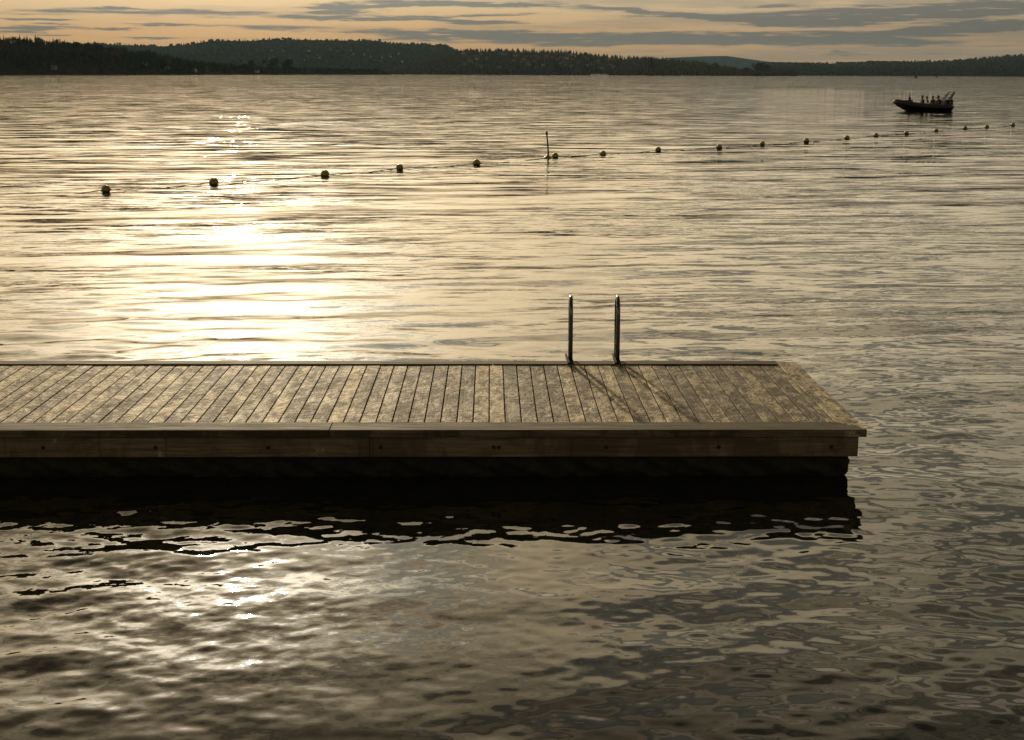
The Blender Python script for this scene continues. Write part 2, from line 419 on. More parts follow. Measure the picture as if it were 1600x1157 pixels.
# ------------------------------------------------------------------ jetty
DZ = 0.40
pf = at(1310, 660.3, DZ); pb = at(1220, 571, DZ); corner = at(1355, 672.5, DZ)
YF, YB = pf.y, pb.y                        # plank ends
YF0 = corner.y                             # outer edge of the front edge board
YB1 = YB + .14
XR = corner.x; XL = -9.5
XE = XR - .185                              # where the end board starts
jetty = empty('floating_jetty', (0, 0, 0))
tag(jetty, 'weathered wooden floating jetty with plank deck on dark algae covered pontoon', 'jetty')
bm = bmesh.new()
pitch = .1255; x = XE - .055
xs = []
box(bm, XE-.052, XE-.005, YF+.003, YB-.003, DZ-.028, DZ-.001, .002)
while x > XL:
    x1 = x - .0045; x0 = x - pitch + .0045
    dz = random.uniform(-.0015, .002)
    ya, yb = YF+.004+random.uniform(0, .003), YB-.004-random.uniform(0, .003)
    box(bm, x0, x1, ya, yb, DZ-.028+dz, DZ+dz, .0022)
    xs.append((x0, x1, dz)); x -= pitch
for (x0, x1, dz) in xs:                     # screw heads, two at each joist
    for fy in (.045, .5, .955):
        for fx in (.22, .78):
            cx, cy = x0+(x1-x0)*fx+random.uniform(-.004, .004), YF+(YB-YF)*fy+random.uniform(-.006, .006)
            vs = [bm.verts.new((cx+.0045*math.cos(k*math.pi/3), cy+.0045*math.sin(k*math.pi/3), DZ+dz+.0012)) for k in range(6)]
            f = bm.faces.new(vs); f.material_index = 1
obj('deck_boards', bm, [M['deck'], M['screw']], jetty, recalc=False)
# slightly cupped? boards under the planks
bm = bmesh.new()
for fy in (.06, .5, .94):
    yy = YF+(YB-YF)*fy
    box(bm, XL, XE-.06, yy-.03, yy+.03, DZ-.17, DZ-.032)
obj('joists', bm, M['joist'], jetty)
def eboard(x0, x1, y0, y1, z0, z1, mt, name='edge_board'):
    bm = bmesh.new(); box(bm, x0, x1, y0, y1, z0, z1, .004); return obj(name, bm, mt, jetty)
xj = at(515, 672, DZ).x
TH = .055
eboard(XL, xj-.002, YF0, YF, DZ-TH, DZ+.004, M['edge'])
# the front board ends in a mitre against the end board
def prism(name, pts, z0, z1, mt):
    bm = bmesh.new(); lo = [bm.verts.new((x, y, z0)) for x, y in pts]; hi = [bm.verts.new((x, y, z1)) for x, y in pts]
    bm.faces.new(lo[::-1]); bm.faces.new(hi)
    n = len(pts)
    for i in range(n): bm.faces.new((lo[i], lo[(i+1) % n], hi[(i+1) % n], hi[i]))
    bmesh.ops.recalc_face_normals(bm, faces=bm.faces)
    bmesh.ops.bevel(bm, geom=list(bm.edges), offset=.003, segments=1, affect='EDGES')
    return obj(name, bm, mt, jetty)
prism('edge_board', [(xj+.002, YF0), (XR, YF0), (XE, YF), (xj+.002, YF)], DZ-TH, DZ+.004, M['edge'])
prism('edge_board', [(XR, YF0+.004), (XR, YB1-.004), (XE+.002, YB1-.004), (XE+.002, YF+.002)], DZ-TH, DZ+.003, M['deck'])
xj2 = at(770, 571, DZ).x
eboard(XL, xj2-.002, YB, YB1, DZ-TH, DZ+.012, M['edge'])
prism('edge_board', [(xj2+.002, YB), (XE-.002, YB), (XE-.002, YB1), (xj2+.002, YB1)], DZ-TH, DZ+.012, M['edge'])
# fascia boards under the edge boards
FX = XR - .055; FY = YF0 + .022
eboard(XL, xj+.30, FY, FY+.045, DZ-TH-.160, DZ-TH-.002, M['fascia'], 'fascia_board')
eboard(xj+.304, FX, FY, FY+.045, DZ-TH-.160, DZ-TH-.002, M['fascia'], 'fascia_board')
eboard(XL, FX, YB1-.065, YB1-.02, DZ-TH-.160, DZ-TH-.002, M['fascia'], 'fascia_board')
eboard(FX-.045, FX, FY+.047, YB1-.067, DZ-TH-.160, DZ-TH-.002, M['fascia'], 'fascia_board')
def bolt(x, z, r=.010):
    bm = bmesh.new()
    lathe(bm, [(r*1.5, 0), (r*1.5, .003), (r, .003), (r, .012), (r*.5, .014), (0, .014)], 12)
    bmesh.ops.rotate(bm, verts=bm.verts, matrix=Matrix.Rotation(rad(90), 3, 'X'))
    o = obj('bolt', bm, M['bolt'], jetty); o.location = (x, FY+.001, z)
for u in (67, 243, 419, 595, 771.5, 779.5, 947, 1123, 1299):
    px = at(u, 699, DZ-.15); bolt(px.x*FY/px.y, DZ-TH-.082)
# pontoon: rough overgrown block
def pontoon():
    x0, x1, y0, y1 = XL, FX-.045, FY+.08, YB1-.12
    nx, ny, nz = 420, 60, 16
    bm = bmesh.new()
    per = [(x0+(x1-x0)*i/nx, y0) for i in range(nx)] + [(x1, y0+(y1-y0)*i/ny) for i in range(ny)] + \
          [(x1-(x1-x0)*i/nx, y1) for i in range(nx)] + [(x0, y1-(y1-y0)*i/ny) for i in range(ny)]
    cxm, cym = (x0+x1)/2, (y0+y1)/2
    pr = np.random.default_rng(3); rings = []
    zs = np.linspace(DZ-TH-.15, -.28, nz)
    for z in zs:
        ring = []
        for i, (px, py) in enumerate(per):
            ins = .0 if z > .05 else (.05-z)*.55
            w = .012*math.sin(px*9+z*30)+.012*math.sin(px*23-py*17+z*50)+pr.normal(0, .006)*(1 if z < .25 else .2)
            sx = -1 if px > cxm+4 else 0
            dx = (-ins*1.0+w) if px >= x1-1e-6 else 0
            dy = (ins+w) if py <= y0+1e-6 else ((-ins-w) if py >= y1-1e-6 else 0)
            ring.append(bm.verts.new((px+dx, py+dy, z)))
        rings.append(ring)
    n = len(per)
    for A, B in zip(rings, rings[1:]):
        for i in range(n): bm.faces.new((A[i], A[(i+1) % n], B[(i+1) % n], B[i]))
    bm.faces.new(rings[0]); bm.faces.new(rings[-1][::-1])
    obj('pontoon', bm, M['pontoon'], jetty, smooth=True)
pontoon()

# ------------------------------------------------------------------ swim ladder
def ladder():
    fl, fr = at(892.5, 574, DZ), at(966.5, 574, DZ)
    YL = YB + .03
    root = empty('swim_ladder', ((fl.x+fr.x)/2, YL, DZ+.012))
    tag(root, 'steel swim ladder with two tall hooped handrails on the far jetty edge', 'ladder')
    half = (fr.x-fl.x)/2
    for sgn in (-1, 1):
        xx = sgn*half; rr = .019
        pts = [(0, 0), (0, .30), (.0, .52)]
        H, D = .70, .30
        pts = [(0, .012), (0.0, .18), (.005, .34), (.01, .45)]
        for k in range(1, 12):
            a = math.pi - k*math.pi/12
            pts.append((.01+D/2+D/2*math.cos(a), .45+.148*math.sin(a)))
        pts += [(D+.012, .43), (D+.0, .26), (D-.02, .1), (D-.03, -.2), (D-.03, -.9)]
        lean = -.015*sgn
        p3 = [(xx + (.012*(py > 0))*0 + (py*.006), px, py) for (px, py) in pts]
        p3 = [(xx + px*.04, y_, z_) for (px, y_, z_) in [(p[1], p[1], p[2]) for p in p3]]
        bm = bmesh.new(); tube(bm, p3, rr, 14)
        rail = obj('handrail', bm, M['steel'], root, smooth=True)
        bm = bmesh.new()
        box(bm, xx-.034, xx+.034, -.034, .034, .0005, .007, .002)
        lathe(bm, [(.026, .007), (.026, .03), (.022, .036), (.0195, .04)], 16, (xx, 0, 0))
        for bxo in (-.025, .025):
            lathe(bm, [(.006, .007), (.006, .013), (0, .014)], 6, (xx+bxo, -.027, 0))
        obj('foot_plate', bm, M['black'], rail)
        # angled strap beside the foot
        bm = bmesh.new(); tube(bm, [(xx-.018, -.03, .012), (xx-.034, -.01, .05), (xx-.046, .01, .09)], [.011, .013, .010], 8)
        obj('strap', bm, M['steel2'], rail, smooth=True)
    for i in range(3):
        bm = bmesh.new(); z = -.45-.25*i
        box(bm, -half+.02, half-.02, .235, .305, z, z+.025, .004)
        obj('step', bm, M['steel'], root)
ladder()

# ------------------------------------------------------------------ float line
floats = [(166,298),(334,286),(508,273.5),(625,263),(745,256),(868,244.5),(942,240.5),(1029,234.5),(1124,230),(1191,225),(1260,220.5),
          (1323,215.5),(1369,211.5),(1416,208),(1463,204),(1508,200),(1542,198),(1583,195)]
def float_mesh(seed):
    r = random.Random(seed); bm = bmesh.new(); Rr = .118
    prof = [(0, -Rr)]
    for k in range(1, 12):
        a = -math.pi/2+k*math.pi/12
        rr = Rr*math.cos(a)**.82
        if k == 6: rr *= 1.035
        prof.append((rr, Rr*.98*math.sin(a)))
    prof.append((0, Rr*.98))
    lathe(bm, prof, 22)
    return bm
def float_parts(root, seed):
    o = obj('ball', float_mesh(seed), M['float'], root, smooth=True); o.location = (0, 0, .062)
    for s_ in (-1, 1):                   # moulded eyes through which the rope runs
        bm = bmesh.new(); lathe(bm, [(.02, -.015), (.03, -.008), (.03, .008), (.02, .015)], 12, (s_*.125, 0, .03))
        obj('rope_eye', bm, M['rope'], root)
ordn = ['leftmost ball float of the line, alone on the left in open water','second ball float from the left, in the middle of the sun glare',
 'third ball float from the left, on the right edge of the glare','fourth ball float from the left end of the line','fifth ball float from the left, last one before the upright marker',
 'ball float touching the right side of the upright spar marker','first ball float to the right of the spar marker','second ball float to the right of the spar marker',
 'third ball float to the right of the spar marker','fourth ball float to the right of the spar marker','fifth ball float to the right of the spar marker',
 'sixth ball float to the right of the spar marker','seventh ball float right of the marker, left of the boat\'s bow','small ball float just below and right of the inflatable boat\'s bow',
 'fifth ball float from the right end, just below the stern of the boat','third small ball float from the right end of the line','second small ball float from the right end of the line',
 'tiny ball float at the far right end of the line']
ordn[14] = 'fourth ball float from the right end, just below the stern of the boat'
fpos = []
proto = empty('ball_float', (0, 0, 0)); float_parts(proto, 1)
for i, (u, v) in enumerate(floats):
    p = at(u, v+2.2, 0.0); fpos.append(p)
    if i == 0: o = proto
    else:
        o = proto.copy(); COL.objects.link(o)
        for ch in list(proto.children):
            c = ch.copy(); COL.objects.link(c); c.parent = o
    o.location = (p.x, p.y, random.uniform(-.012, .01))
    o.rotation_euler = (rad(random.uniform(-14, 14)), rad(random.uniform(-10, 10)), random.uniform(0, 6.28))
    o.scale = [random.uniform(.95, 1.08)]*3
    tag(o, ordn[i], 'buoy', 'ball floats strung on the rope')
# rope: rises at each float, sinks between
bm = bmesh.new(); pts = []
for a_, b_ in zip(fpos, fpos[1:]):
    L = (b_-a_).length; n = 26
    for k in range(n):
        t = k/n; d = min(t, 1-t)*L
        zz = .050-.05*min(1, d/1.5)**.9 + .012*math.sin(t*40+a_.x)*math.exp(-d/2)
        if d > 2.0: zz = -.06
        p = a_.lerp(b_, t); pts.append((p.x+.04*math.sin(t*17), p.y+.12*math.sin(t*9), zz))
pts.append(tuple(fpos[-1])); 
d0 = (fpos[0]-fpos[1]).normalized(); pts = [tuple(fpos[0]+d0*5+Vector((0,0,-.06))), tuple(fpos[0]+d0*1.2+Vector((0,0,-.02)))] + pts
tube(bm, pts, .012, 6)
tag(obj('float_rope', bm, M['rope'], smooth=True), 'thin dark rope threaded through the line of ball floats', 'rope')

def spar():
    p = at(856, 247.5, 0); root = empty('spar_marker', (p.x, p.y, 0))
    tag(root, 'tall thin upright spar marker on a low conical float', 'marker')
    bm = bmesh.new(); tube(bm, [(.02, 0, .05), (.0, 0, .4), (-.04, 0, .82), (-.055, 0, .98)], [.034, .028, .026, .026], 10)
    obj('spar', bm, M['black'], root, smooth=True)
    bm = bmesh.new(); tube(bm, [(-.042, 0, .84), (-.048, 0, .9), (-.056, 0, .985)], [.036, .042, .034], 10)
    obj('spar_top', bm, M['black'], root, smooth=True)
    bm = bmesh.new(); lathe(bm, [(0, -.12), (.14, -.08), (.19, -.01), (.185, .015), (.13, .05), (.07, .09), (.035, .13), (0, .14)], 22)
    obj('float_collar', bm, M['float'], root, smooth=True)
spar()

# ------------------------------------------------------------------ people
def person(name, parent, loc, rz, lean, cloth, label, arm=0.5, hat=False, scale=1.0, kneel=False):
    """sitting figure grown as one skin; hips at the origin, facing +y"""
    me = bpy.data.meshes.new(name); bm = bmesh.new()
    V, E, RD = [], [], []
    def add(p, r, link=None):
        V.append(p); RD.append(r)
        if link is not None: E.append((link, len(V)-1))
        return len(V)-1
    ly = math.sin(lean); lz = math.cos(lean)
    hip = add((0, 0, 0), (.15, .12))
    wst = add((0, .20*ly, .20*lz), (.145, .11), hip)
    ch = add((0, .40*ly, .40*lz), (.17, .12), wst)
    nk = add((0, .53*ly+.01, .53*lz), (.065, .06), ch)
    hd = add((0, .60*ly+.03, .60*lz), (.085, .09), nk)
    hd2 = add((0, .68*ly+.05, .70*lz), (.088, .10), hd)
    add((0, .74*ly+.05, .78*lz), (.06, .07), hd2)
    for s_ in (-1, 1):
        sh = add((s_*.19, .44*ly, .46*lz), (.068, .068), ch)
        elb = add((s_*.25, .30*ly+.10*arm, .46*lz-.26), (.048, .048), sh)
        wr_ = add((s_*.20, .30*ly+.10*arm+.22, .46*lz-.30+.12*arm), (.032, .032), elb)
        hnd = add((s_*.18, .30*ly+.10*arm+.30, .46*lz-.30+.15*arm), (.035, .022), wr_)
        add((s_*.17, .30*ly+.10*arm+.37, .46*lz-.31+.15*arm), (.018, .014), hnd)
        th = add((s_*.10, .12, -.01), (.09, .085), hip)
        kn = add((s_*.13, .42, .02), (.062, .062), th)
        an = add((s_*.13, .44, -.38), (.042, .042), kn)
        add((s_*.14, .58, -.42), (.045, .03), an)
    me.from_pydata(V, E, [])
    o = bpy.data.objects.new(name, me); COL.objects.link(o)
    md = o.modifiers.new('skin', 'SKIN'); md.use_smooth_shade = True
    for i, r in enumerate(RD): me.skin_vertices[0].data[i].radius = r
    me.skin_vertices[0].data[0].use_root = True
    sb = o.modifiers.new('sub', 'SUBSURF'); sb.levels = 2; sb.render_levels = 2
    dg = bpy.context.evaluated_depsgraph_get(); me2 = bpy.data.meshes.new_from_object(o.evaluated_get(dg))
    o.modifiers.clear(); o.data = me2; me2.name = name
    me2.materials.clear()
    for mm in (cloth, M['skin'], M['black']): me2.materials.append(mm)
    for f in me2.polygons:
        c = f.center
        if c.z > .545*lz and abs(c.x) < .13: f.material_index = 1
        elif c.z < .12 and c.y > .10 and not (c.z > .02 and abs(c.x) > .16 and c.y < .3): f.material_index = 2
        elif c.y > .30*ly+.10*arm+.235 and abs(c.x) > .12 and c.z > .1: f.material_index = 1
    me2.shade_smooth()
    o.location = loc; o.rotation_euler = (0, 0, rz); o.scale = [scale]*3
    tag(o, label, 'person', 'people aboard the inflatable boat')
    # hair or hood
    bm = bmesh.new(); bmesh.ops.create_icosphere(bm, subdivisions=2, radius=1)
    for v in bm.verts:
        v.co = Vector((v.co.x*.100, v.co.y*.115, v.co.z*.115))
        if v.co.y > .03 and v.co.z < .03: v.co.y = .03
    bmesh.ops.translate(bm, verts=bm.verts, vec=(0, .68*ly+.035, .72*lz+.01))
    obj('woolly_hat' if hat else 'hair', bm, M['cloth2'] if hat else M['hair'], o, smooth=True)
    # face: nose and ears
    bm = bmesh.new()
    tube(bm, [(0, .68*ly+.135, .72*lz), (0, .68*ly+.168, .69*lz-.01), (0, .68*ly+.145, .68*lz-.012)], [.008, .014, .010], 6)
    obj('nose', bm, M['skin'], o, smooth=True)
    return o

# ------------------------------------------------------------------ inflatable boat (bow to the left)
def rib():
    p = at(1441, 173.6, 0)
    RZ = rad(180+6)
    root = empty('inflatable_boat', (p.x, p.y, 0), RZ)          # local +x towards the bow
    tag(root, 'dark rigid inflatable boat with raised bow and slanted stern arch', 'boat')
    Lh = 2.45
    def side(s_):
        pts = []
        for i in range(15):
            t = i/14; x = -Lh + t*(2*Lh-.1)
            w = .88 if t < .55 else .88*math.sqrt(max(0, 1-((t-.55)/.47)**2.2))
            z = .36 + .40*max(0, (t-.35)/.65)**1.7
            pts.append((x, s_*w, z))
        return pts
    A = side(1); B = side(-1)
    full = A + [(Lh+.02, 0, .78)] + B[::-1]
    bm = bmesh.new(); rs = [.235]*len(full)
    rs[0] = rs[-1] = .10; rs[1] = rs[-2] = .22
    tube(bm, full, rs, 14); obj('air_tube', bm, M['rubber'], root, smooth=True)
    # rubbing strake
    # V hull
    bm = bmesh.new(); secs = []
    for i in range(15):
        (x, w, z) = A[i]; t = i/14
        keel = -.28 + .75*max(0, (t-.55)/.45)**2
        secs.append([bm.verts.new(c) for c in ((x, max(w-.05, .0), z-.12), (x, max(w-.12, 0)*.9, z*.5-.05 + .3*max(0, t-.6)), (x, 0, keel), (x, -max(w-.12, 0)*.9, z*.5-.05 + .3*max(0, t-.6)), (x, -max(w-.05, 0), z-.12))])
    for a, b2 in zip(secs, secs[1:]):
        for k in range(4): bm.faces.new((a[k], a[k+1], b2[k+1], b2[k]))
    bm.faces.new(secs[0]);
    obj('hull', bm, M['hull'], root)
    bm = bmesh.new()
    vs = [[bm.verts.new((x, y, .20 if x < 1 else .34)) for y in (-.7*wd, .7*wd)] for x, wd in ((-2.3, 1), (0, 1), (1.0, .95), (1.8, .6), (2.2, .2))]
    for a, b2 in zip(vs, vs[1:]): bm.faces.new((a[0], a[1], b2[1], b2[0]))
    obj('floor', bm, M['joist'], root)
    # bow locker and post
    bm = bmesh.new(); box(bm, 1.05, 2.1, -.42, .42, .35, .93, .06); obj('bow_locker', bm, M['hull'], root)
    bm = bmesh.new(); tube(bm, [(1.2, 0, .7), (1.2, 0, .9), (1.22, 0, 1.12), (1.22, 0, 1.25), (1.2, 0, 1.55)], [.15, .14, .10, .045, .03], 10); obj('bow_post', bm, M['black'], root, smooth=True)
    # seat pods
    for xx in (.0, -.48, -.98, -1.6):
        bm = bmesh.new(); box(bm, xx-.2, xx+.18, -.22, .22, .2, .42, .04); obj('seat', bm, M['black'], root)
    # grab rail with canvas
    bm = bmesh.new(); box(bm, -.42, -.05, .36, .40, .56, .70, .01); obj('white_panel', bm, M['white'], root)
    bm = bmesh.new(); box(bm, -1.25, -1.12, -.3, .3, .2, .95, .05); obj('console', bm, M['black'], root)
    bm = bmesh.new(); tube(bm, [(-1.18+.18*math.cos(a)*.4, .18*math.sin(a), 1.02+.18*math.cos(a)) for a in [k*math.pi/8 for k in range(17)]], .014, 6); obj('steering_wheel', bm, M['black'], root)
    # stern arch slanting backwards, with cross bars
    bm = bmesh.new()
    for s_ in (-1, 1):
        tube(bm, [(-1.75, s_*.62, .45), (-2.1, s_*.60, 1.05), (-2.55, s_*.55, 1.60)], [.06, .05, .035], 8)
        obj('stern_arch', bm, M['black'], root); bm = bmesh.new()
        tube(bm, [(-2.3, s_*.62, .45), (-2.28, s_*.60, 1.05), (-2.62, s_*.55, 1.62)], [.06, .05, .035], 8)
        obj('arch_stay', bm, M['black'], root); bm = bmesh.new()
    bm.free()
    for (x, z, w) in ((-1.98, .82, .62), (-2.2, 1.18, .60), (-2.38, 1.42, .58), (-2.58, 1.60, .57)):
        bm = bmesh.new(); tube(bm, [(x, -w, z), (x, w, z)], .035, 8); box(bm, x-.14, x+.1, -w*.8, w*.8, z-.04, z+.02, .01)
        obj('arch_bar', bm, M['black'], root)
    bm = bmesh.new(); box(bm, -2.30, -1.85, -.5, .5, .4, .98, .10); obj('gear_cover', bm, M['cloth1'], root)
    # outboard
    bm = bmesh.new(); box(bm, -2.72, -2.38, -.2, .2, .45, .98, .06); box(bm, -2.62, -2.5, -.06, .06, -.4, .45, .02)
    obj('outboard_motor', bm, M['black'], root)
    for A_, B_ in (((-1.75, .64, .52), (-1.95, .66, .55)), ((-2.2, .64, .72), (-2.25, .66, .74))):
        bm = bmesh.new(); tube(bm, [A_, B_], .05, 8); obj('white_fender', bm, M['white'], root)
    # people, placed in boat coordinates
    mw = Matrix.Translation((p.x, p.y, 0)) @ Matrix.Rotation(RZ, 4, 'Z')
    def put(xb, yb, zb, *a, **k):
        person('person', None, mw @ Vector((xb, yb, zb)), RZ - math.pi/2 + k.pop('turn', 0), *a, **k)
    put(.0, .02, .40, .05, M['cloth1'], 'upright passenger in a dark jacket, sitting nearest the bow', scale=1.12)
    put(-.48, .05, .42, .15, M['cloth2'], 'slim passenger in a dull red jacket, second from the bow', scale=1.02, turn=-.3)
    put(-.98, -.03, .42, .1, M['cloth3'], 'passenger in a grey-green jacket, sitting just ahead of the console', scale=1.05, turn=.4)
    put(-1.62, 0, .38, .25, M['cloth1'], 'helmsman in a bulky dark jacket, leaning forward under the stern arch', scale=1.18)
rib()

# ------------------------------------------------------------------ far boats, markers, skerries
def far_boat(u, v, L, Hh, label, seed):
    p = at(u, v, 0); root = empty('motor_boat', (p.x, p.y, 0), rad(seed*40-20))
    tag(root, label, 'boat')
    bm = bmesh.new(); sec = []
    for i in range(9):
        t = i/8; x = -L/2+t*L; w = L*.16*(1 if t < .5 else max(.02, 1-((t-.5)/.5)**2)); z = .75+.35*t
        sec.append([bm.verts.new(c) for c in ((x, w, z), (x, w*.75, -.1), (x, 0, -.35), (x, -w*.75, -.1), (x, -w, z))])
    for a, b2 in zip(sec, sec[1:]):
        for k in range(4): bm.faces.new((a[k], a[k+1], b2[k+1], b2[k]))
        bm.faces.new((a[4], a[0], b2[0], b2[4]))
    bm.faces.new(sec[0]); obj('hull', bm, M['black'], root)
    bm = bmesh.new(); box(bm, -L*.25, L*.15, -L*.11, L*.11, .8, Hh*.8, .12); obj('cabin', bm, M['black'], root)
    bm = bmesh.new(); box(bm, -L*.28, L*.18, -L*.12, L*.12, Hh*.8, Hh*.8+.12, .03); obj('cabin_roof', bm, M['black'], root)
    bm = bmesh.new(); tube(bm, [(-.2, 0, Hh*.8+.1), (-.25, 0, Hh*1.2)], .05, 6); obj('mast', bm, M['black'], root)
far_boat(1431, 122.2, 4.8, 2.6, 'tiny dark motor boat far off, left one of the pair near the horizon', 1)
far_boat(1463, 121.7, 6.0, 2.6, 'tiny dark motor boat far off, right one of the pair near the horizon', 2)
def pole(u, v, h, label):
    p = at(u, v, 0); root = empty('channel_marker', (p.x, p.y, 0)); tag(root, label, 'channel marker')
    bm = bmesh.new(); tube(bm, [(0, 0, -1), (0, 0, h)], .28, 8); obj('pole', bm, M['black'], root)
    bm = bmesh.new(); lathe(bm, [(.9, -.3), (1.0, .2), (.5, .9), (0, 1.0)], 10); obj('base', bm, M['rock'], root)
pole(1302, 119.8, 5.5, 'thin channel marker pole off the right shore, leftmost of three')
pole(1361, 120.2, 3.0, 'short channel marker pole off the right shore, middle of three')
pole(1416, 120.8, 3.2, 'short channel marker pole just left of the two tiny boats')
def skerry(u, v, w, h, label, seed):
    p = at(u, v, 0); r = np.random.default_rng(seed); bm = bmesh.new()
    n, k = 44, 6; rows = []
    for j in range(k):
        yy = (j/(k-1)-.5)*w*.5; row = []
        for i in range(n):
            t = i/(n-1); e = (1-abs(2*t-1)**2.2)*(1-abs(2*j/(k-1)-1)**2)
            row.append(bm.verts.new(((t-.5)*w, yy, -.6+(h+.6)*e*(.6+.5*r.random()))))
        rows.append(row)
    for a, b2 in zip(rows, rows[1:]):
        for i in range(n-1): bm.faces.new((a[i], a[i+1], b2[i+1], b2[i]))
    o = obj('skerry', bm, M['rock']); o.location = p; tag(o, label, 'rock islet')
skerry(701, 117.9, 24, 1.6, 'low dark rock islet, left of the two off the middle shore', 1)
skerry(751, 118.0, 36, 3.0, 'low dark rock islet, longer right one of the two off the middle shore', 2)
skerry(855, 118.6, 9, 3.2, 'small dark rock knob off the foot of the hillside with houses', 3)

# ------------------------------------------------------------------ land
def interp(pts, u):
    xs_, ys_ = zip(*pts); return np.interp(u, xs_, ys_)
class Land:
    def __init__(s, name, crest, d_sh, d_cr, d_back, tree_h, u0, u1, m_, seed, label, lump=.12, shape=.8, taper=None):
        s.us = np.arange(u0, u1+.1, 3.0); s.seed = seed
        NT = 26; s.T = np.concatenate([np.linspace(0, 1, NT), 1+np.linspace(.1, 1, 8)])
        r = np.random.default_rng(seed)
        s.az = np.array([azel(u, 118)[0] for u in s.us])
        s.elv = np.array([azel(u, interp(crest, u))[1] for u in s.us])
        s.ds = np.array([interp(d_sh, u) for u in s.us]); s.dc = np.array([interp(d_cr, u) for u in s.us]); s.db = d_back
        s.hc = np.maximum(CAM_H + s.dc*np.tan(s.elv) - tree_h, .8)
        ph = r.uniform(0, 6.28, 12); fr = r.uniform(.8, 6, 12)
        n, t = len(s.us), len(s.T); co = np.zeros((n, t, 3))
        s.H = np.zeros((n, t)); s.D = np.zeros((n, t))
        for j, T in enumerate(s.T):
            if T <= 1: d = s.ds+(s.dc-s.ds)*T; base = s.hc*(T**shape)
            else: d = s.dc+s.db*(T-1); base = s.hc*(1-(T-1))**1.3 - (T-1)*2
            w = sum(np.sin(s.az*fr[k]*25+T*fr[(k+3) % 12]*2+ph[k]) for k in range(12))/5
            if T < 1: base = base*(1+lump*w*(math.sin(math.pi*min(T, 1))))
            base = base + (1.2 if 0 < T <= 1 else 0)
            if T == 0: base = base*0-1.0
            s.H[:, j] = base; s.D[:, j] = d
            co[:, j, 0] = d*np.sin(s.az); co[:, j, 1] = d*np.cos(s.az); co[:, j, 2] = base
        me = bpy.data.meshes.new(name); idx = np.arange(n*t).reshape(n, t)
        fc = np.stack([idx[:-1, :-1], idx[1:, :-1], idx[1:, 1:], idx[:-1, 1:]], -1).reshape(-1, 4)
        me.from_pydata(co.reshape(-1, 3).tolist(), [], fc.tolist()); me.update()
        o = link_mesh(name, me, m_, smooth=True)
        tag(o, label, 'land', kind='structure')
    def spot(s, u, T):
        a = np.interp(u, s.us, s.az); i = np.interp(u, s.us, np.arange(len(s.us)))
        j = np.interp(T, s.T, np.arange(len(s.T)))
        i0 = min(int(i), len(s.us)-2); j0 = min(int(j), len(s.T)-2); fi, fj = i-i0, j-j0
        def bl(Q): return (Q[i0, j0]*(1-fi)*(1-fj)+Q[i0+1, j0]*fi*(1-fj)+Q[i0, j0+1]*(1-fi)*fj+Q[i0+1, j0+1]*fi*fj)
        d, h = bl(s.D), bl(s.H)
        return Vector((d*math.sin(a), d*math.cos(a), h))

# tree templates: height 1, base at 0 -> (verts, faces) with triangles
def conifer_tpl(seed, tiers=8, n=7, width=.17, round_=0.0):
    r = np.random.default_rng(seed); V, Fc = [], []
    for t in range(tiers):
        f = t/(tiers-1); z0 = .10+.80*f; rr = width*((1-f)**(.85-.4*round_))+.012
        b0 = len(V); V.append((r.normal(0, .01), r.normal(0, .01), min(1.0, z0+.20*(1-.35*f))))
        off = r.uniform(0, 6.28)
        for k in range(n*2):
            a = off+k*math.pi/n; q_ = rr*(1.15*r.uniform(.75, 1.25) if k % 2 == 0 else .5)
            V.append((q_*math.cos(a), q_*math.sin(a), z0-(.05 if k % 2 == 0 else .0)*r.uniform(.6, 1.6)))
        for k in range(n*2): Fc.append((b0, b0+1+k, b0+1+(k+1) % (n*2)))
    b0 = len(V); w = .015
    V += [(w, 0, -.05), (-w, w, -.05), (-w, -w, -.05), (0, 0, .8)]
    Fc += [(b0, b0+1, b0+3), (b0+1, b0+2, b0+3), (b0+2, b0, b0+3)]
    return np.array(V), np.array(Fc)
def broad_tpl(seed, n=150, width=.36, low=.14):
    """leaf clumps as small tilted triangles filling a few lobes"""
    r = np.random.default_rng(seed); V, Fc = [], []
    lobes = [((r.normal(0, width*.36), r.normal(0, width*.36), r.uniform(low+.2, .8)), r.uniform(.15, .25)) for _ in range(9)]
    lobes.append(((0, 0, .78), .2))
    for i in range(n):
        c, R_ = lobes[i % len(lobes)]
        d = r.normal(0, 1, 3); d /= np.linalg.norm(d); p = np.array(c)+d*R_*r.uniform(.55, 1.0)*np.array([1, 1, .85])
        s_ = r.uniform(.035, .075); b0 = len(V)
        e1 = r.normal(0, 1, 3); e1 /= np.linalg.norm(e1); e2 = np.cross(e1, r.normal(0, 1, 3)); e2 /= np.linalg.norm(e2)
        V += [tuple(p+e1*s_), tuple(p-e1*s_*.6+e2*s_), tuple(p-e1*s_*.6-e2*s_)]; Fc.append((b0, b0+1, b0+2))
    mx = max(v[2] for v in V); V = [(x, y, z/mx) for x, y, z in V]
    return np.array(V), np.array(Fc)
def cone_tpl(seed, n=6):
    r = np.random.default_rng(seed); V, Fc = [], []
    for z0, rr, h in ((0.05, .26, .6), (.40, .17, .6)):
        b0 = len(V); V.append((0, 0, z0+h))
        for k in range(n): a = k*2*math.pi/n; q_ = rr*r.uniform(.7, 1.2); V.append((q_*math.cos(a), q_*math.sin(a), z0+r.uniform(-.04, .04)))
        for k in range(n): Fc.append((b0, b0+1+k, b0+1+(k+1) % n))
    return np.array(V), np.array(Fc)
